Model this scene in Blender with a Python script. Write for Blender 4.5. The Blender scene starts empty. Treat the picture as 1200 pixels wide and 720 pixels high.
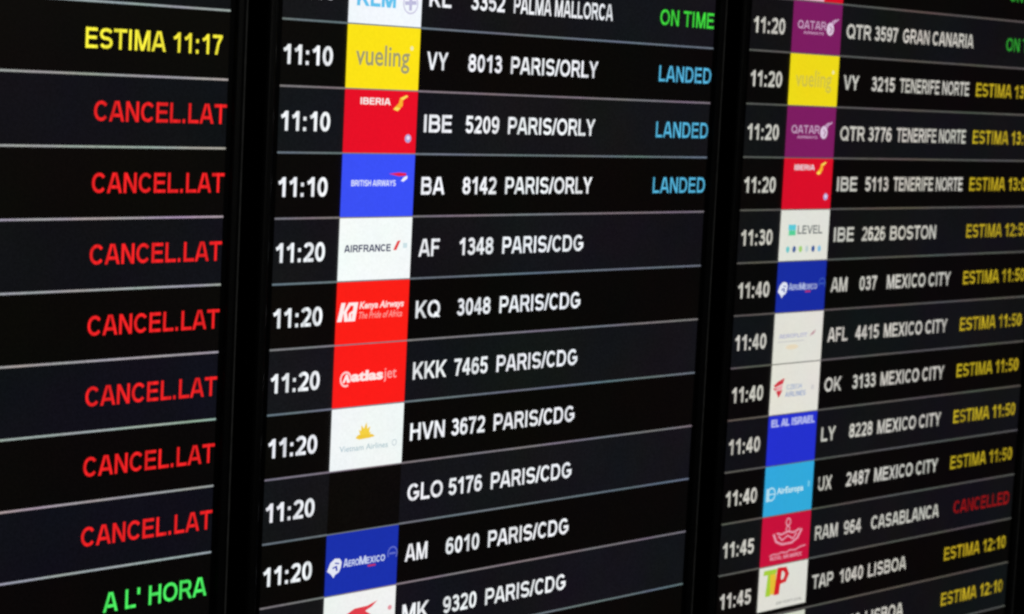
import bpy, math
from mathutils import Matrix, Vector

sc = bpy.context.scene
U = 0.0625                      # metres per timetable row

# ------------------------------------------------------------------ camera
YAW, PITCH, ROLL = 0.833176, -0.100099, 0.049030
CAM_Z = 1.75
fw = Vector((math.sin(YAW)*math.cos(PITCH), math.cos(YAW)*math.cos(PITCH), math.sin(PITCH)))
r0 = Vector((math.cos(YAW), -math.sin(YAW), 0)); u0 = r0.cross(fw)
rt = math.cos(ROLL)*r0 + math.sin(ROLL)*u0
up = -math.sin(ROLL)*r0 + math.cos(ROLL)*u0
cam = bpy.data.cameras.new('camera'); camo = bpy.data.objects.new('camera', cam)
sc.collection.objects.link(camo)
M = Matrix.Identity(4)
for i in range(3):
    M[i][0], M[i][1], M[i][2] = rt[i], up[i], -fw[i]
M[2][3] = CAM_Z
camo.matrix_world = M
cam.sensor_width = 36; cam.lens = 2674.15/1200*36
cam.clip_start = .05; cam.clip_end = 60
cam.dof.use_dof = True; cam.dof.focus_distance = 2.25; cam.dof.aperture_fstop = 10
sc.camera = camo
# ------------------------------------------------------------------ world and lamp
w = bpy.data.worlds.new('World'); sc.world = w; w.use_nodes = True
bg = w.node_tree.nodes['Background']
bg.inputs[0].default_value = (.9, .95, 1, 1); bg.inputs[1].default_value = .006
la = bpy.data.lights.new('bezel_fill_light', 'AREA'); la.energy = 3.2; la.size = .5; la.size_y = 1.6; la.shape = 'RECTANGLE'  # added fill lamp outside the view, lifts the bezels out of black
la.color = (1, .98, .9)
lo = bpy.data.objects.new('bezel_fill_light', la); sc.collection.objects.link(lo)
lo.location = (3.4, -2.2, 2.6)
lo.rotation_euler = (Vector((2.0, 1.6, 1.5)) - Vector(lo.location)).to_track_quat('-Z', 'Y').to_euler()
sc.view_settings.view_transform = 'Standard'; sc.view_settings.look = 'None'
sc.view_settings.exposure = 0; sc.view_settings.gamma = 1
sc.render.engine = 'CYCLES'
try: sc.cycles.filter_width = 2.6
except Exception: pass

# ------------------------------------------------------------------ materials
def lin(c):
    return tuple((v/255/12.92 if v/255 <= .04045 else ((v/255+.055)/1.055)**2.4) for v in c)
_m = {}
def lit(rgb, kind='flat', gain=1.0):
    """one lit area of the LCD: emission broken up by uneven backlight and the pixel columns"""
    key = (rgb, kind, gain)
    if key in _m: return _m[key]
    m = bpy.data.materials.new('lcd_' + kind); m.use_nodes = True; nt = m.node_tree; N = nt.nodes; L = nt.links
    b = N['Principled BSDF']
    b.inputs['Base Color'].default_value = (.004, .004, .005, 1)
    b.inputs['Roughness'].default_value = .42
    b.inputs['Specular IOR Level'].default_value = .25
    geo = N.new('ShaderNodeNewGeometry')
    n1 = N.new('ShaderNodeTexNoise'); n1.inputs['Scale'].default_value = 7 if kind != 'band' else 5
    n1.inputs['Detail'].default_value = 3; n1.inputs['Roughness'].default_value = .6
    L.new(geo.outputs['Position'], n1.inputs['Vector'])
    amp = {'flat': .16, 'band': 1.15, 'text': .14, 'soft': .16, 'line': .9}[kind]
    # tint = 1 + amp*(noise_rgb-.5)
    s = N.new('ShaderNodeVectorMath'); s.operation = 'SUBTRACT'; s.inputs[1].default_value = (.5,)*3
    L.new(n1.outputs['Color'], s.inputs[0])
    k = N.new('ShaderNodeVectorMath'); k.operation = 'MULTIPLY_ADD'
    k.inputs[1].default_value = (amp,)*3; k.inputs[2].default_value = (1,)*3
    L.new(s.outputs[0], k.inputs[0])
    # fine irregular pixel columns and grain
    mp = N.new('ShaderNodeMapping')
    mp.inputs['Scale'].default_value = {'text': (330, 330, 8), 'soft': (230, 230, 8)}.get(kind, (420, 420, 420))
    L.new(geo.outputs['Position'], mp.inputs[0])
    n2 = N.new('ShaderNodeTexNoise'); n2.inputs['Scale'].default_value = 1; n2.inputs['Detail'].default_value = 1
    L.new(mp.outputs[0], n2.inputs['Vector'])
    a2 = {'flat': .14, 'band': .9, 'text': 1.1, 'soft': 1.7, 'line': .5}[kind]
    s2 = N.new('ShaderNodeMath'); s2.operation = 'MULTIPLY_ADD'
    s2.inputs[1].default_value = a2; s2.inputs[2].default_value = 1 - a2*.5
    L.new(n2.outputs[0], s2.inputs[0])
    c = N.new('ShaderNodeVectorMath'); c.operation = 'SCALE'; L.new(k.outputs[0], c.inputs[0]); L.new(s2.outputs[0], c.inputs['Scale'])
    f = N.new('ShaderNodeVectorMath'); f.operation = 'MULTIPLY'
    f.inputs[1].default_value = tuple(v*gain for v in lin(rgb)); L.new(c.outputs[0], f.inputs[0])
    L.new(f.outputs[0], b.inputs['Emission Color']); b.inputs['Emission Strength'].default_value = 1
    _m[key] = m; return m
def plain(name, col, rough, spec=.5, bump=0):
    m = bpy.data.materials.new(name); m.use_nodes = True; nt = m.node_tree; b = nt.nodes['Principled BSDF']
    b.inputs['Roughness'].default_value = rough; b.inputs['Specular IOR Level'].default_value = spec
    n = nt.nodes.new('ShaderNodeTexNoise'); n.inputs['Scale'].default_value = 60; n.inputs['Detail'].default_value = 6
    t = nt.nodes.new('ShaderNodeTexCoord'); nt.links.new(t.outputs['Object'], n.inputs['Vector'])
    r = nt.nodes.new('ShaderNodeValToRGB')
    r.color_ramp.elements[0].position = .3; r.color_ramp.elements[1].position = .7
    r.color_ramp.elements[0].color = tuple(v*.75 for v in col)+(1,); r.color_ramp.elements[1].color = tuple(v*1.3 for v in col)+(1,)
    nt.links.new(n.outputs[0], r.inputs[0]); nt.links.new(r.outputs[0], b.inputs['Base Color'])
    if bump:
        n2 = nt.nodes.new('ShaderNodeTexNoise'); n2.inputs['Scale'].default_value = 900
        nt.links.new(t.outputs['Object'], n2.inputs['Vector'])
        bp = nt.nodes.new('ShaderNodeBump'); bp.inputs['Strength'].default_value = bump; bp.inputs['Distance'].default_value = .001
        nt.links.new(n2.outputs[0], bp.inputs['Height']); nt.links.new(bp.outputs[0], b.inputs['Normal'])
    return m
M_BEZEL = plain('black_plastic', (.012, .012, .012), .38, .5, .25)
M_CASE = plain('black_metal_casing', (.01, .01, .01), .5, .4, .2)
M_EDGE_HIGHLIGHT = plain('painted_edge_highlight', (.5, .5, .48), .5, .5, .2)  # light grey colour stands in for the highlight on the bezel edge
M_SCREEN = plain('dark_lcd_glass', (.0035, .0035, .004), .4, .2)
M_WALL = plain('matt_black_wall', (.006, .006, .006), .8, .2, .3)
M_BRACKET = plain('dark_steel', (.05, .05, .05), .5, .5)

# ------------------------------------------------------------------ mesh helpers
def link(name, verts, faces, mat, parent=None, label=None):
    me = bpy.data.meshes.new(name); me.from_pydata(verts, [], faces); me.update()
    me.materials.append(mat)
    o = bpy.data.objects.new(name, me); sc.collection.objects.link(o)
    if parent: o.parent = parent
    if label: o['label'] = label
    return o
def boxmesh(bs):
    V, F = [], []
    for (x0, x1, y0, y1, z0, z1) in bs:
        b = len(V)
        V += [(x, y, z) for x in (x0, x1) for y in (y0, y1) for z in (z0, z1)]
        F += [[b+i for i in q] for q in ((0,1,3,2),(4,6,7,5),(0,4,5,1),(2,3,7,6),(0,2,6,4),(1,5,7,3))]
    return V, F

# ---- board lettering: every glyph is drawn with strokes in a box one cap height high
H_ = .086
def arc(cx, cy, rx, ry, a, b, n=14, e=2.12):
    out = []
    for i in range(n+1):
        t = math.radians(a+(b-a)*i/n); c, s = math.cos(t), math.sin(t)
        out.append((cx+rx*math.copysign(abs(c)**(2/e), c), cy+ry*math.copysign(abs(s)**(2/e), s)))
    return out
def glyphs():
    h = H_; t = 1-h; G = {}
    def g(ch, w, *st, lb=.07, rb=.07): G[ch] = (w, lb, rb, st)
    def oval(w): return arc(w/2, .5, w/2-h, .5-h, 90, 450, 28, 2.1)[:-1]+['closed']
    g('A', .95, [(.09, -.06), (.475-.035, 1.06)], [(.86, -.06), (.475+.035, 1.06)], [(.22, .30), (.73, .30)], lb=.0, rb=.0)
    def pb(w, y0, y1): # right bowl from stem
        r = (y1-y0)/2
        return [(h, y1), (w-h-r*.95, y1)]+arc(w-h-r*.95, (y0+y1)/2, r*.95, r, 90, -90, 12, 2.2)+[(h, y0)]
    g('B', .8, [(h, 0), (h, 1)], pb(.76, .53, t), pb(.8, h, .53))
    g('C', .86, arc(.43, .5, .43-h, .5-h, 38, 322, 22, 2.08), lb=.05, rb=.02)
    g('D', .82, [(h, 0), (h, 1)], [(h, t), (.4, t)]+arc(.4, .5, .42-h, .5-h, 90, -90, 16, 2.1)+[(h, h)])
    g('E', .72, [(h, 0), (h, 1)], [(h, t), (.70, t)], [(h, .52), (.66, .52)], [(h, h), (.72, h)])
    g('F', .66, [(h, 0), (h, 1)], [(h, t), (.66, t)], [(h, .5), (.6, .5)])
    g('G', .89, arc(.445, .5, .445-h, .5-h, 42, 318, 22, 2.08)+[(.89-h, .28), (.89-h, .47)], [(.46, .46), (.89, .46)])
    g('H', .78, [(h, 0), (h, 1)], [(.78-h, 0), (.78-h, 1)], [(h, .53), (.78-h, .53)])
    g('I', .19, [(h, 0), (h, 1)], lb=.1, rb=.1)
    g('J', .56, [(.56-h, 1), (.56-h, .3)]+arc(.28, .3, .28-h, .3-h, 0, -175, 12))
    g('K', .84, [(h, 0), (h, 1)], [(.06, .26), (.77, 1.06)], [(.3, .58), (.76, -.06)], rb=.01)
    g('L', .66, [(h, 0), (h, 1)], [(h, h), (.66, h)], rb=.03)
    g('M', .95, [(h, 0), (h, 1)], [(.95-h, 0), (.95-h, 1)], [(.11, 1.06), (.475, -.02)], [(.84, 1.06), (.475, -.02)])
    g('N', .79, [(h, 0), (h, 1)], [(.79-h, 0), (.79-h, 1)], [(.07, 1.05), (.72, -.05)])
    g('O', .94, oval(.94), lb=.05, rb=.05)
    g('P', .75, [(h, 0), (h, 1)], pb(.75, .44, t), rb=.03)
    g('Q', .94, oval(.94), [(.56, .27), (.9, -.02)], lb=.05, rb=.05)
    g('R', .84, [(h, 0), (h, 1)], pb(.77, .47, t), [(.46, .48), (.76, -.04)], rb=.01)
    def ess(w):
        ry = (1-2*h)/4; rx = w/2-h
        return arc(w/2, 1-h-ry, rx, ry, 22, 270, 16)+arc(w/2, h+ry, rx, ry, 90, -158, 16)[1:]
    g('S', .78, ess(.78), lb=.05, rb=.05)
    g('T', .8, [(0, t), (.8, t)], [(.4, 0), (.4, 1)], lb=.02, rb=.02)
    g('U', .77, [(h, 1), (h, .36)]+arc(.385, .36, .385-h, .36-h, 180, 360, 14)+[(.77-h, 1)])
    g('V', .9, [(.09, 1.06), (.45, -.04)], [(.81, 1.06), (.45, -.04)], lb=0, rb=0)
    g('W', 1.25, [(.08, 1.06), (.33, -.06)], [(.60, 1.0), (.33, -.06)], [(.65, 1.0), (.92, -.06)], [(1.17, 1.06), (.92, -.06)], lb=0, rb=0)
    g('X', .88, [(.08, 1.06), (.8, -.06)], [(.8, 1.06), (.08, -.06)], lb=0, rb=0)
    g('Y', .88, [(.08, 1.06), (.44, .42)], [(.8, 1.06), (.44, .42)], [(.44, .0), (.44, .5)], lb=0, rb=0)
    g('Z', .72, [(.03, t), (.69, t)], [(.62, .95), (.12, .05)], [(0, h), (.72, h)])
    g('0', .64, oval(.64), lb=.06, rb=.06)
    g('1', .42, [(.42-h, 0), (.42-h, 1)], [(-.01, .7), (.15, .76), (.36, .99)], lb=.12, rb=.17)
    g('2', .66, arc(.33, .7, .33-h, .3-h, 165, -10, 14)+[(.5, .5), (.13, .12)], [(.0, h), (.66, h)], lb=.05, rb=.05)
    g('3', .65, arc(.315, .73, .29-h, .27-h, 160, -90, 14), arc(.325, .31, .325-h, .31-h, 90, -165, 16), [(.22, .54), (.36, .54)], lb=.05, rb=.05)
    g('4', .68, [(.46, 0), (.46, 1)], [(.43, .98), (.05, .32)], [(0, .29), (.68, .29)], lb=.04, rb=.04)
    g('5', .66, [(.62, t), (.17, t), (.11, .47)], arc(.33, .33, .33-h, .33-h, 145, -160, 18), lb=.05, rb=.05)
    g('6', .66, arc(.33, .33, .33-h, .33-h, 90, 450, 20, 2.2)[:-1]+['closed'], arc(.35, .5, .35-h, .5-h, 45, 185, 12), lb=.05, rb=.05)
    g('7', .65, [(0, t), (.63, t)], [(.58, .93), (.36, .55), (.24, -.04)], lb=.05, rb=.05)
    g('8', .66, arc(.33, .73, .30-h, .27-h, 90, 450, 20, 2.2)[:-1]+['closed'], arc(.33, .30, .33-h, .30-h, 90, 450, 20, 2.2)[:-1]+['closed'], lb=.05, rb=.05)
    six = G['6'][3]
    g('9', .66, *[[(q if q == 'closed' else (.66-q[0], 1-q[1])) for q in s] for s in six], lb=.05, rb=.05)
    g(':', .2, [(h, 0), (h, .19)], [(h, .53), (h, .72)], lb=.12, rb=.12)
    g('.', .2, [(h, 0), (h, .19)], lb=.1, rb=.1)
    g("'", .18, [(h, .66), (h, 1)], lb=.06, rb=.12)
    g('/', .4, [(.05, -.05), (.35, 1.05)], lb=0, rb=0)
    g('-', .3, [(0, .38), (.3, .38)])
    return G
G_ = glyphs()
def clip(poly, y, keep_above):
    out = []
    for i, a in enumerate(poly):
        b = poly[(i+1) % len(poly)]
        ia = (a[1] >= y) if keep_above else (a[1] <= y); ib = (b[1] >= y) if keep_above else (b[1] <= y)
        if ia: out.append(a)
        if ia != ib:
            t = (y-a[1])/(b[1]-a[1]); out.append((a[0]+(b[0]-a[0])*t, y))
    return out
def ribbon(st, h):
    closed = st[-1] == 'closed'; p = st[:-1] if closed else st
    n = len(p); L, R = [], []
    for i in range(n):
        a = p[(i-1) % n] if (closed or i) else None; c = p[(i+1) % n] if (closed or i < n-1) else None; b = p[i]
        def nrm(q, r):
            dx, dy = r[0]-q[0], r[1]-q[1]; d = math.hypot(dx, dy) or 1e-9; return (-dy/d, dx/d)
        n1 = nrm(a, b) if a else nrm(b, c); n2 = nrm(b, c) if c else n1
        mx, my = n1[0]+n2[0], n1[1]+n2[1]; d = (mx*mx+my*my)/2 or 1e-9
        mx, my = mx/d, my/d
        l = math.hypot(mx, my)
        if l > 1.6: mx, my = mx/l*1.6, my/l*1.6
        L.append((b[0]+mx*h, b[1]+my*h)); R.append((b[0]-mx*h, b[1]-my*h))
    qs = []
    for i in range(n if closed else n-1):
        j = (i+1) % n; qs.append([R[i], R[j], L[j], L[i]])
    return qs
def lettering(text, h=H_):
    """polygons (list of 2-D polys, stroke number) and ink width, cap height 1"""
    x = 0; out = []; first = True
    for ch in text:
        if ch == ' ': x += .36; continue
        wd, lb, rb, st = G_[ch]
        if not first: x += lb
        first = False
        for k, s in enumerate(st):
            for q in ribbon(s, h):
                q = clip(clip(q, 0, True), 1, False)
                if len(q) > 2: out.append(([(a+x, b) for a, b in q], k))
        x += wd; ink = x; x += rb
    return out, ink

# ------------------------------------------------------------------ the three screens
SCREENS = dict(
    left=dict(x0=21.94566-10.54, hinge=21.94566, a=-.00081669, z0=.771006, pit=1.0055273),
    mid=dict(x0=22.96082, hinge=22.96082, a=0., z0=.710605, pit=1.),
    right=dict(x0=34.61470, hinge=34.61470, a=-.0188285, z0=.733888, pit=1.0028796))
WALL_Y = 25.78861*U
SW = 10.54; TOP, BOT = -3.6, 15.1
class Screen:
    def __init__(s, key, label):
        d = SCREENS[key]; s.p = d['pit']
        c = SW/2; X = d['x0']+c-d['hinge']
        o = bpy.data.objects.new('flight_information_screen', None); sc.collection.objects.link(o)
        o.empty_display_size = .1
        o.location = ((d['hinge']+X*math.cos(d['a']))*U, WALL_Y+X*math.sin(d['a'])*U, CAM_Z+(d['z0']-BOT*s.p)*U)
        o.rotation_euler = (0, 0, d['a'])
        o['label'] = label; o['category'] = 'display screen'; o['group'] = 'flight information screens hung side by side'
        s.o = o; s.tx = 1.335 if key != 'right' else 1.275
        s.build_body()
    def P(s, x, row, d=0):     # row coordinates -> local metres, d = mm in front of the panel
        return ((x-SW/2)*U, -d*.001, (BOT-row)*s.p*U)
    def quad(s, name, x0, x1, ra, rb, d, mat, parent=None, label=None):
        v = [s.P(x0, rb, d), s.P(x1, rb, d), s.P(x1, ra, d), s.P(x0, ra, d)]
        return link(name, v, [(0, 1, 2, 3)], mat, parent or s.o, label)
    def polys(s, name, ps, d, mat, parent, label=None):
        V, F = [], []
        for q in ps:
            b = len(V); V += [s.P(x, r, d) for x, r in q]; F.append(list(range(b, b+len(q)))[::-1])
        return link(name, V, F, mat, parent, label)
    def build_body(s):
        # back casing
        l, r = s.P(-.26, 0)[0], s.P(SW+.26, 0)[0]; t, b = s.P(0, TOP-.24)[2], s.P(0, BOT+.24)[2]
        V, F = boxmesh([(l, r, .002, .045, b, t), (l+.08, r-.08, .0452, .07, b+.12, t-.12)])
        link('back_casing', V, F, M_CASE, s.o)
        V, F = boxmesh([(-.2, .2, .0702, .098, (t+b)/2-.15, (t+b)/2+.15)])
        link('wall_bracket', V, F, M_BRACKET, s.o)
        s.quad('screen_panel', -.14, SW+.14, TOP-.12, BOT+.12, 0, M_SCREEN)
        # bezel: profile swept round the four sides (inner lip, front, rounded outer edge, side)
        prof = [(.10, 0), (.115, 2.2), (.135, 2.9), (.22, 3.0), (.255, 2.7), (.285, 1.6), (.295, 0), (.295, -12)]
        V, F = [], []; k = len(prof)
        for ex, dd in prof:
            for (sx, sr) in ((-1, -1), (1, -1), (1, 1), (-1, 1)):
                x = -ex if sx < 0 else SW+ex; rr = TOP-ex if sr < 0 else BOT+ex
                V.append(s.P(x, rr, dd))
        for i in range(k-1):
            for j in range(4):
                a, b_ = i*4+j, i*4+(j+1) % 4; F.append((a, b_, b_+4, a+4))
        bz = link('bezel', V, F, M_BEZEL, s.o)
        for p in bz.data.polygons: p.use_smooth = False
        V, F = boxmesh([(s.P(SW+.285, 0)[0], s.P(SW+.312, 0)[0], -.0024, .002, b, t)])  # strip added to draw the bright line of the outer bezel edge
        link('edge_highlight', V, F, M_EDGE_HIGHLIGHT, s.o, 'thin grey strip added as a painted highlight along the right edge')
    # board text in rows
    def text(s, name, txt, x0, row, mat, parent, x1=None, top=.366, h=.283, right=None, label=None, d=.9, bold=H_):
        ps, ink = lettering(txt, bold)
        if x1 is not None: sx = (x1-x0)/ink
        else:
            sx = h*.985
            if right is not None: x0 = right-ink*sx
        V, F = [], []
        for q, k in ps:
            b = len(V); V += [s.P(x0+a*sx, row+top+h*(1-c), d+k*.03) for a, c in q]; F.append(list(range(b, b+len(q))))
        return link(name, V, F, mat, parent, label)
    # lettering and marks on a logo tile: u across 0..1, v down 0..1
    def tp(s, row, u, v): return (s.tx+u*1.585, row+v)
    def ltext(s, row, txt, u0, u1, v0, v1, rgb, parent, bold=.0, shear=0., d=1.7, name='logo_lettering', kind='flat', gain=1):
        c = bpy.data.curves.new('t', 'FONT'); c.body = txt; c.offset = bold; c.shear = shear; c.resolution_u = 3
        t = bpy.data.objects.new('t', c); sc.collection.objects.link(t)
        dg = bpy.context.evaluated_depsgraph_get(); me = bpy.data.meshes.new_from_object(t.evaluated_get(dg))
        co = [tuple(v.co) for v in me.vertices]; fs = [tuple(p.vertices) for p in me.polygons]
        bpy.data.objects.remove(t); bpy.data.curves.remove(c); bpy.data.meshes.remove(me)
        xs = [q[0] for q in co]; ys = [q[1] for q in co]; X0, X1, Y0, Y1 = min(xs), max(xs), min(ys), max(ys)
        V = []
        for q in co:
            x, r = s.tp(row, u0+(u1-u0)*(q[0]-X0)/(X1-X0), v1+(v0-v1)*(q[1]-Y0)/(Y1-Y0)); V.append(s.P(x, r, d))
        return link(name, V, fs, lit(rgb, kind, gain), parent)
    def lcap(s, row, txt, u0, u1, v0, v1, rgb, parent, bold=.1, kind='flat'):
        x0, _ = s.tp(row, u0, 0); x1, _ = s.tp(row, u1, 0)
        return s.text('logo_lettering', txt, x0, row, lit(rgb, kind), parent, x1=x1, top=v0, h=v1-v0, d=1.7, bold=bold)
    def mark(s, row, shapes, rgb, parent, d=1.7, kind='flat', name='logo_emblem'):
        return s.polys(name, [[s.tp(row, u, v) for u, v in q] for q in shapes], d, lit(rgb, kind), parent)
def ring(u, v, r, t=.25, n=20, a0=0, a1=360):
    out = []; k = 1/1.585
    for i in range(n):
        a, b = (math.radians(a0+(a1-a0)*(i+j)/n) for j in (0, 1)); q = r*(1-t)
        out.append([(u+r*k*math.cos(a), v+r*math.sin(a)), (u+r*k*math.cos(b), v+r*math.sin(b)),
                    (u+q*k*math.cos(b), v+q*math.sin(b)), (u+q*k*math.cos(a), v+q*math.sin(a))])
    return out
def disc(u, v, ru, rv, n=18):
    return [[(u+ru*math.cos(2*math.pi*i/n), v+rv*math.sin(2*math.pi*i/n)) for i in range(n)]]
def rect(u0, u1, v0, v1, sh=0): return [[(u0+sh, v0), (u1+sh, v0), (u1, v1), (u0, v1)]]
def stroke(pts, t):
    return [[(a, b) for a, b in q] for q in ribbon(pts, t)]

# ---- logos -------------------------------------------------------------
def tile(S, r, rgb, label, v0=.010, v1=.990, u0=0, u1=1, kind='flat'):
    x0, x1 = S.tx+u0*1.585, S.tx+u1*1.585
    return S.quad('logo_tile', x0, x1, r+v0, r+v1, 1.3, lit(rgb, kind), S.o, label)
def lg_lightblue(S, r, D):
    t = tile(S, r, (244, 249, 254), 'white logo tile with light blue letters')
    S.lcap(r, 'KLM', .11, .63, .44, .72, (98, 196, 238), t, .11)
    S.mark(r, disc(.37, .3, .035, .05)+rect(.26, .48, .36, .385), (98, 196, 238), t)
    S.mark(r, ring(.84, .63, .17, .16), (206, 204, 228), t)
    S.mark(r, stroke([(.76, .63), (.92, .61)], .03)+stroke([(.84, .52), (.84, .74)], .02), (190, 188, 220), t)
def lg_vueling(S, r, D):
    t = tile(S, r, D['yel'], 'yellow logo tile with grey lowercase letters')
    S.ltext(r, 'vueling', .12, .86, .31, .735, D['yelt'], t, bold=.012)
    S.mark(r, disc(.885, .33, .022, .035), (240, 236, 180), t)
def lg_iberia(S, r, D):
    t = tile(S, r, D['ibred'], 'red logo tile with small white letters and a yellow swoosh')
    S.lcap(r, 'IBERIA', .21, .62, .13, .235, D['w'], t, .1)
    S.mark(r, [[(.66, .30), (.735, .20), (.75, .12), (.84, .09), (.79, .15), (.79, .24), (.73, .31)]], (250, 176, 48), t)
    S.mark(r, [[(.75, .12), (.84, .07), (.86, .09), (.79, .15)], [(.66, .30), (.69, .26), (.76, .28), (.72, .325)]], (250, 226, 90), t, d=1.9)
    S.mark(r, disc(.885, .755, .045, .068), (176, 160, 214), t)
    S.mark(r, disc(.885, .745, .022, .03), (232, 226, 245), t, d=1.9)
def lg_british(S, r, D):
    t = tile(S, r, (58, 80, 248), 'bright blue logo tile with small white letters and a red ribbon')
    S.lcap(r, 'BRITISH AIRWAYS', .13, .74, .415, .51, (222, 228, 255), t, .1)
    S.mark(r, [[(.64, .315), (.78, .295), (.88, .305), (.885, .345), (.78, .355)]], (226, 34, 70), t)
    S.mark(r, [[(.81, .43), (.85, .37), (.90, .345), (.90, .39), (.85, .44)]], (236, 240, 255), t)
def lg_airfrance(S, r, D):
    t = tile(S, r, (246, 251, 252), 'white logo tile with dark blue capitals and a red stripe')
    S.lcap(r, 'AIRFRANCE', .07, .71, .43, .545, (38, 40, 84), t, .1)
    S.mark(r, [[(.745, .53), (.80, .385), (.845, .375), (.79, .53)]], (230, 60, 62), t)
    S.mark(r, rect(.88, .94, .42, .50), (206, 226, 232), t)
def lg_kenya(S, r, D):
    t = tile(S, r, (252, 30, 22), 'red logo tile with white slanted initials')
    c = (255, 240, 238)
    S.mark(r, [[(.065, .335), (.12, .335), (.075, .63), (.015, .63)], [(.09, .50), (.165, .335), (.215, .335), (.13, .50)]], c, t)
    S.mark(r, [[(.095, .47), (.135, .46), (.165, .63), (.11, .63)]], c, t, d=1.8)
    S.mark(r, [[(.20, .335), (.29, .335), (.255, .63), (.205, .63), (.23, .385), (.195, .385)], [(.17, .50), (.225, .46), (.222, .50), (.20, .52), (.205, .58), (.21, .63), (.16, .63)]], c, t, d=1.9)
    S.ltext(r, 'Kenya Airways', .31, .93, .33, .475, (255, 226, 222), t, bold=.03, shear=.2)
    S.ltext(r, 'The Pride of Africa', .31, .91, .49, .60, (252, 160, 152), t, bold=.01, shear=.3)
def lg_atlas(S, r, D):
    t = tile(S, r, (250, 28, 24), 'red logo tile with rounded white lowercase letters')
    S.mark(r, ring(.165, .545, .125, .26, a0=-300, a1=20), (255, 206, 206), t)
    S.mark(r, [[(.12, .6), (.165, .47), (.19, .47), (.225, .6), (.185, .6), (.17, .54), (.15, .6)]], (255, 236, 236), t)
    S.ltext(r, 'atlas', .24, .68, .425, .595, (255, 232, 230), t, bold=.045)
    S.ltext(r, 'jet', .69, .87, .42, .64, (252, 160, 158), t, bold=.01)
def lg_lotus(S, r, D):
    t = tile(S, r, (240, 247, 246), 'white logo tile with a golden lotus flower')
    pet = []
    for a, l, b in ((-70, .13, .06), (-42, .17, .075), (-18, .21, .08), (8, .24, .08), (32, .2, .08), (60, .15, .07)):
        a = math.radians(a); dx, dy = math.sin(a), -math.cos(a); nx, ny = -dy, dx; k = 1/1.4
        c = (.455, .50)
        pet.append([(c[0], c[1]), (c[0]+(dx*l*.5-nx*b*.5)*k, c[1]+dy*l*.5-ny*b*.5), (c[0]+dx*l*k, c[1]+dy*l), (c[0]+(dx*l*.5+nx*b*.5)*k, c[1]+dy*l*.5+ny*b*.5)])
    S.mark(r, pet, (240, 206, 66), t)
    S.mark(r, [[(.33, .50), (.36, .46), (.56, .46), (.60, .50), (.52, .52), (.38, .53)]], (238, 200, 60), t, d=1.85)
    S.ltext(r, 'Vietnam Airlines', .12, .79, .61, .705, (172, 196, 204), t, bold=.01)
    S.mark(r, ring(.88, .64, .055, .3), (196, 208, 214), t)
def lg_blank(S, r, D):
    tile(S, r, (10, 8, 7), 'empty black logo tile', kind='band')
def lg_aero(S, r, D):
    t = tile(S, r, D['aero'], 'royal blue logo tile with a white profile head')
    S.mark(r, [[(.02, .59), (.06, .46), (.12, .40), (.185, .41), (.215, .47), (.205, .56), (.18, .63), (.13, .66), (.11, .71), (.07, .64)]], (228, 232, 246), t)
    S.mark(r, stroke([(.09, .55), (.14, .53), (.15, .60)], .012)+stroke([(.12, .47), (.18, .49)], .010), D['aero'], t, d=1.9)
    S.lcap(r, 'A', .24, .305, .43, .565, D['w2'], t, .1)
    S.lcap(r, 'ERO', .31, .455, .46, .565, D['w2'], t, .1)
    S.lcap(r, 'M', .46, .55, .43, .565, D['w2'], t, .1)
    S.lcap(r, 'EXICO', .555, .82, .46, .565, D['w2'], t, .1)
    S.mark(r, rect(.58, .69, .59, .62), (190, 50, 100), t)
    S.mark(r, ring(.925, .465, .115, .2, a0=150, a1=400), D['aring'], t)
    S.mark(r, rect(.88, .97, .45, .48), D['aring'], t)
def lg_bird(S, r, D):
    t = tile(S, r, (240, 242, 240), 'white logo tile with a red bird')
    S.mark(r, [[(.28, .36), (.42, .27), (.60, .26), (.74, .20), (.66, .29), (.52, .37), (.40, .46), (.34, .40)],
               [(.42, .36), (.56, .33), (.66, .42), (.5, .5)]], (224, 62, 74), t)
    S.mark(r, disc(.92, .36, .03, .04), (224, 150, 160), t)
    S.ltext(r, 'AIR MAURITIUS', .14, .86, .66, .76, (190, 60, 70), t, bold=.01)
def lg_qatar(S, r, D):
    t = tile(S, r, (124, 28, 96), 'purple logo tile with pale capitals and an antelope head')
    S.lcap(r, 'QATAR', .10, .68, .37, .53, (196, 158, 190), t, .08)
    S.lcap(r, 'AIRWAYS', .22, .64, .575, .625, (206, 160, 196), t, .08)
    S.mark(r, disc(.765, .50, .075, .125), (222, 200, 222), t)
    S.mark(r, stroke([(.80, .42), (.86, .35), (.93, .30)], .012)+stroke([(.77, .41), (.80, .36), (.87, .31)], .010), (206, 170, 204), t)
    S.mark(r, stroke([(.75, .44), (.80, .50), (.76, .58)], .008), (124, 28, 96), t, d=1.9)
def lg_level(S, r, D):
    t = tile(S, r, (226, 226, 216), 'off white logo tile with dark capitals above coloured dots')
    S.mark(r, rect(.16, .31, .29, .40), (90, 200, 214), t); S.mark(r, rect(.17, .31, .403, .50), (84, 206, 150), t)
    S.lcap(r, 'LEVEL', .35, .86, .31, .475, (92, 98, 100), t, .085)
    for u, c in ((.17, (100, 196, 200)), (.30, (60, 90, 150)), (.43, (160, 205, 110)), (.56, (190, 205, 205)), (.69, (50, 84, 150)), (.82, (130, 190, 222))):
        S.mark(r, disc(u, .77, .036, .065, 10), c, t)
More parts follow.
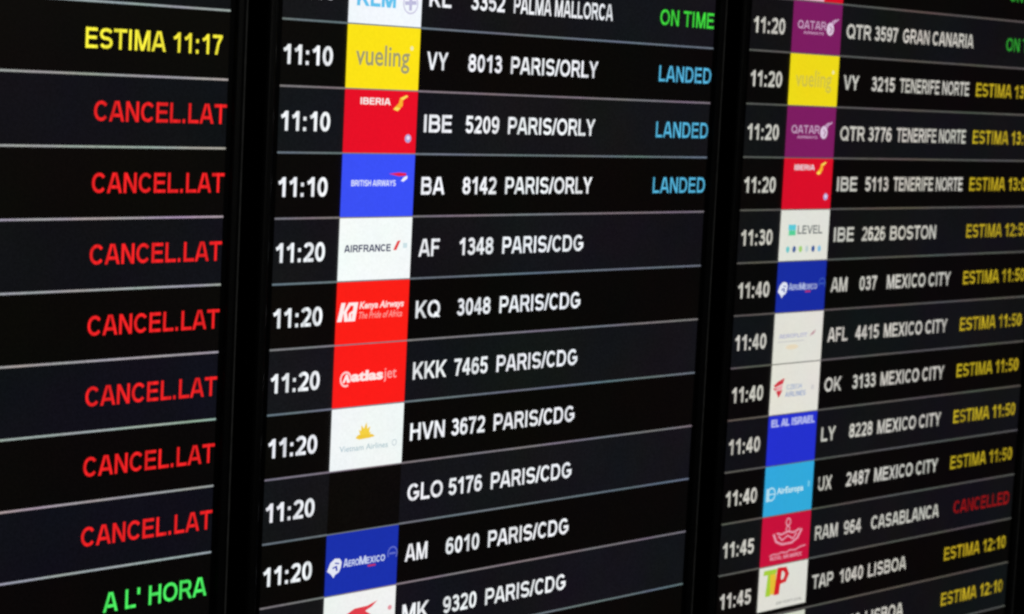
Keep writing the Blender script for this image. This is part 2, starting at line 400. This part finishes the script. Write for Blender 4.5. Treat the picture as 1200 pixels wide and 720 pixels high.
def lg_pale(S, r, D):
    t = tile(S, r, (224, 224, 214), 'off white logo tile with faint lilac letters')
    S.lcap(r, 'AEROFLOT', .10, .68, .42, .50, (156, 160, 200), t, .08)
    S.mark(r, [[(.73, .50), (.79, .41), (.86, .37), (.82, .45)]], (186, 140, 150), t)
    S.mark(r, rect(.08, .62, .555, .58), (202, 202, 200), t)
    S.mark(r, disc(.38, .68, .13, .05), (228, 214, 188), t)
def lg_czech(S, r, D):
    t = tile(S, r, (226, 225, 215), 'off white logo tile with red angular shapes and blue letters')
    S.mark(r, [[(.05, .42), (.14, .34), (.27, .28), (.24, .39), (.09, .45)], [(.04, .47), (.12, .46), (.10, .52)], [(.11, .53), (.24, .51), (.19, .62), (.16, .66)]], (206, 40, 62), t)
    S.mark(r, [[(.1, .46), (.24, .41), (.22, .50), (.1, .52)]], (232, 160, 170), t)
    S.lcap(r, 'CZECH', .32, .63, .42, .52, (150, 168, 200), t, .09)
    S.lcap(r, 'AIRLINES', .30, .72, .56, .66, (136, 156, 196), t, .09)
    S.mark(r, rect(.83, .89, .47, .56), (206, 206, 202), t)
def lg_star(S, r, D):
    t = tile(S, r, (36, 48, 206), 'blue logo tile with white capitals along its top')
    S.lcap(r, 'EL AL ISRAEL', .06, .95, .085, .235, (176, 182, 238), t, .14)
def lg_europa(S, r, D):
    t = tile(S, r, (50, 168, 220), 'sky blue logo tile with white letters')
    S.mark(r, ring(.14, .56, .14, .25)+rect(.06, .22, .545, .57)+rect(.04, .10, .44, .7), (176, 222, 240), t)
    S.ltext(r, 'AirEuropa', .25, .80, .45, .62, (196, 230, 242), t, bold=.03)
    S.mark(r, rect(.89, .93, .40, .52), (120, 200, 230), t)
def lg_crown(S, r, D):
    t = tile(S, r, (198, 16, 58), 'crimson logo tile with a pale crown crest')
    c = (226, 150, 172)
    S.mark(r, ring(.53, .17, .085, .35)+ring(.53, .31, .07, .4)+stroke([(.30, .36), (.40, .40), (.53, .36), (.66, .40), (.78, .34)], .018)
           + stroke([(.24, .37), (.30, .53), (.42, .60), (.62, .60), (.74, .52), (.82, .35)], .020), c, t)
    S.mark(r, stroke([(.34, .42), (.42, .52), (.53, .44), (.64, .52), (.72, .42)], .014), c, t, d=1.8)
    S.mark(r, stroke([(.18, .80), (.26, .77), (.34, .79), (.42, .76), (.52, .78), (.60, .74), (.70, .76), (.82, .71), (.92, .70)], .012), c, t)
    S.lcap(r, 'ROYAL AIR MAROC', .20, .86, .82, .895, (228, 160, 180), t, .09)
def lg_tap(S, r, D):
    t = tile(S, r, (222, 222, 212), 'off white logo tile with a green letter and a red letter', v0=.01, v1=.885)
    S.mark(r, [[(.09, .075), (.36, .075), (.34, .17), (.27, .17), (.24, .60), (.14, .60), (.17, .17), (.08, .17)]], (164, 204, 56), t)
    S.mark(r, [[(.22, .17), (.34, .17), (.33, .58), (.24, .58)]], (226, 190, 52), t, d=1.85)
    S.mark(r, [[(.36, .06), (.46, .06), (.42, .60), (.31, .60)]], (208, 26, 40), t, d=1.9)
    S.mark(r, stroke([(.42, .10), (.52, .11), (.565, .22), (.52, .34), (.41, .36)], .04), (208, 26, 40), t, d=2.0)
    S.lcap(r, 'AIR PORTUGAL', .37, .92, .745, .805, (150, 150, 146), t, .08)
def lg_half(S, r, D):
    t = tile(S, r, (206, 212, 196), 'pale green white logo tile, cut off by the frame edge', u0=.17, v0=.03)
    S.mark(r, rect(.3, .8, .4, .6), (120, 180, 90), t)
def lg_redtop(S, r, D):
    t = tile(S, r, D['ibred'], 'red logo tile at the very top', v1=.985)
    S.lcap(r, 'IBERIA', .21, .62, .13, .235, D['w'], t, .1)
    S.mark(r, [[(.02, .96), (.6, .93), (.6, .985), (.02, .985)]], (226, 176, 190), t)

WHITE = {'left': (240, 240, 245), 'mid': (238, 241, 245), 'right': (200, 198, 190)}
PAL = {
 'left': dict(line=[(156, 166, 166), (160, 156, 164)], grey=(15, 15, 21), black=(8, 6, 5)),
 'mid': dict(line=[(104, 116, 124), (124, 118, 124)], grey=(19, 19, 23), black=(8, 6, 5),
             yel=(253, 228, 22), yelt=(160, 156, 112), ibred=(232, 14, 38), w=(250, 240, 240), aero=(26, 48, 172), w2=(200, 212, 244), aring=(96, 110, 200)),
 'right': dict(line=[(92, 92, 89), (94, 91, 87)], grey=(17, 17, 20), black=(8, 6, 6),
             yel=(238, 218, 24), yelt=(206, 194, 70), ibred=(218, 14, 40), w=(236, 214, 222), aero=(24, 44, 160), w2=(176, 188, 226), aring=(60, 90, 180)),
}
COL = {'mid': dict(g=(64, 214, 62), c=(84, 178, 216)),
       'left': dict(y=(250, 238, 62), r=(238, 34, 36), g=(76, 236, 96)),
       'right': dict(y=(188, 164, 34), r=(150, 18, 20), g=(44, 150, 46))}

def band(S, key, r, label=None):
    pal = PAL[key]; g = r % 2 == 1
    return S.quad('row_band', 0, SW, r+.008, r+.992, .4, lit(pal['grey'] if g else pal['black'], 'band'), S.o,
                  label or ('blank dark grey timetable row' if g else 'blank black timetable row'))
def lines(S, key):
    for r in range(-3, 16):
        S.quad('divider_line', 0, SW, r-.0145, r+.0145, .7, lit(PAL[key]['line'][r % 2], 'line'), S.o)

# ---- left screen: only its status column reaches into the picture
S = Screen('left', 'left screen, cut by the picture edge, with a column of red CANCEL.LAT remarks')
lines(S, 'left')
st = {0: ('ESTIMA 11:17', 'y', -2.585, -.13), 8: ("A L' HORA", 'g', -1.985, -.06)}
for k in range(1, 8): st[k] = ('CANCEL.LAT', 'r', -2.405, -.005)
names = {'y': 'yellow', 'r': 'red', 'g': 'green'}
for r in range(-3, 15):
    if r in st:
        t, c, a, b = st[r]
        bd = band(S, 'left', r, f'{"dark grey" if r % 2 else "black"} row with {names[c]} remark {t}')
        S.text('status_text', t, SW+a, r, lit(COL['left'][c], 'text'), bd, x1=SW+b, top=.36, h=.285, bold=.079)
    else: band(S, 'left', r)

# ---- full rows
def rows(S, key, data):
    wt = lit(WHITE[key], 'text')
    for r in range(-3, 15):
        if r not in data: band(S, key, r); continue
        tm, cd, nb, ds, dw, stt, c, lg = data[r]
        what = f'{"dark grey" if r % 2 else "black"} row'
        if ds: what += f' for flight {nb} to {ds.title()}' if nb else f' for a flight to {ds.title()}'
        bd = band(S, key, r, what)
        if tm: S.text('departure_time', tm, .055 if key == 'mid' else .09, r, wt, bd, x1=1.05, top=.373, h=.297, bold=.092)
        if cd:
            two = {'VY': 3.59, 'BA': 3.64, 'KL': 3.6, 'AF': 3.58, 'KQ': 3.66, 'AM': 3.62, 'MK': 3.72, 'OK': 3.64, 'LY': 3.55, 'UX': 3.53,
                   'IBE': 3.74, 'QTR': 3.90, 'KKK': 3.88, 'HVN': 3.90, 'GLO': 3.92, 'AFL': 3.74, 'RAM': 3.83, 'TAP': 3.78}[cd]
            S.text('airline_code', cd, 3.10 if key == 'mid' else 3.06, r, wt, bd, x1=two)
        if nb:
            a, b = (4.06, 4.865) if len(nb) == 4 else (4.09, 4.68)
            if key == 'right': a, b = a-.04, b-.03
            S.text('flight_number', nb, a, r, wt, bd, x1=b, bold=.088)
        if ds: S.text('destination', ds, 5.09 if key == 'mid' else 5.02, r, wt, bd, x1=dw)
        if stt:
            x0, x1 = {'LANDED': (9.0, 10.52), 'ON TIME': (8.95, 10.51), 'CANCELLED': (8.13, 10.39)}.get(stt, (7.88, 10.37))
            S.text('status_text', stt, x0, r - (.06 if r == -2 else 0), lit(COL[key][c], 'text' if key != 'right' else 'soft'), bd, x1=x1, bold=.076)
        if lg: lg(S, r, PAL[key])

S = Screen('mid', 'middle screen listing departures to Paris beside a column of coloured logo tiles')
lines(S, 'mid')
O, C = 7.32, 7.16
rows(S, 'mid', {
 -1: ('11:10', 'KL', '3352', 'PALMA MALLORCA', 7.64, 'ON TIME', 'g', lg_lightblue),
 0: ('11:10', 'VY', '8013', 'PARIS/ORLY', O, 'LANDED', 'c', lg_vueling),
 1: ('11:10', 'IBE', '5209', 'PARIS/ORLY', O, 'LANDED', 'c', lg_iberia),
 2: ('11:10', 'BA', '8142', 'PARIS/ORLY', O, 'LANDED', 'c', lg_british),
 3: ('11:20', 'AF', '1348', 'PARIS/CDG', C, None, None, lg_airfrance),
 4: ('11:20', 'KQ', '3048', 'PARIS/CDG', C, None, None, lg_kenya),
 5: ('11:20', 'KKK', '7465', 'PARIS/CDG', C, None, None, lg_atlas),
 6: ('11:20', 'HVN', '3672', 'PARIS/CDG', C, None, None, lg_lotus),
 7: ('11:20', 'GLO', '5176', 'PARIS/CDG', C, None, None, lg_blank),
 8: ('11:20', 'AM', '6010', 'PARIS/CDG', C, None, None, lg_aero),
 9: ('11:20', 'MK', '9320', 'PARIS/CDG', C, None, None, lg_bird),
})
S = Screen('right', 'right screen with Mexico City departures and dim yellow ESTIMA times')
lines(S, 'right')
T, X = 7.60, 7.38
rows(S, 'right', {
 -2: (None, None, None, None, None, 'ON TIME', 'g', lg_redtop),
 -1: ('11:20', 'QTR', '3597', 'GRAN CANARIA', 7.65, 'ON TIME', 'g', lg_qatar),
 0: ('11:20', 'VY', '3215', 'TENERIFE NORTE', T, 'ESTIMA 13:05', 'y', lg_vueling),
 1: ('11:20', 'QTR', '3776', 'TENERIFE NORTE', T, 'ESTIMA 13:05', 'y', lg_qatar),
 2: ('11:20', 'IBE', '5113', 'TENERIFE NORTE', T, 'ESTIMA 13:05', 'y', lg_iberia),
 3: ('11:30', 'IBE', '2626', 'BOSTON', 6.70, 'ESTIMA 12:55', 'y', lg_level),
 4: ('11:40', 'AM', '037', 'MEXICO CITY', X, 'ESTIMA 11:50', 'y', lg_aero),
 5: ('11:40', 'AFL', '4415', 'MEXICO CITY', X, 'ESTIMA 11:50', 'y', lg_pale),
 6: ('11:40', 'OK', '3133', 'MEXICO CITY', X, 'ESTIMA 11:50', 'y', lg_czech),
 7: ('11:40', 'LY', '8228', 'MEXICO CITY', X, 'ESTIMA 11:50', 'y', lg_star),
 8: ('11:40', 'UX', '2487', 'MEXICO CITY', X, 'ESTIMA 11:50', 'y', lg_europa),
 9: ('11:45', 'RAM', '964', 'CASABLANCA', 7.55, 'CANCELLED', 'r', lg_crown),
 10: ('11:45', 'TAP', '1040', 'LISBOA', 6.42, 'ESTIMA 12:10', 'y', lg_tap),
 11: ('11:45', None, '1040', 'LISBOA', 6.42, 'ESTIMA 12:10', 'y', lg_half),
 12: (None, None, None, None, None, 'ESTIMA 12:10', 'y', None),
})
# ------------------------------------------------------------------ wall behind the screens
V, F = boxmesh([(-1.5, 5.0, WALL_Y+.0985, WALL_Y+.22, 0, 3.4)])
wl = link('wall', V, F, M_WALL); wl['kind'] = 'structure'
wl['label'] = 'matt black wall behind the screens'
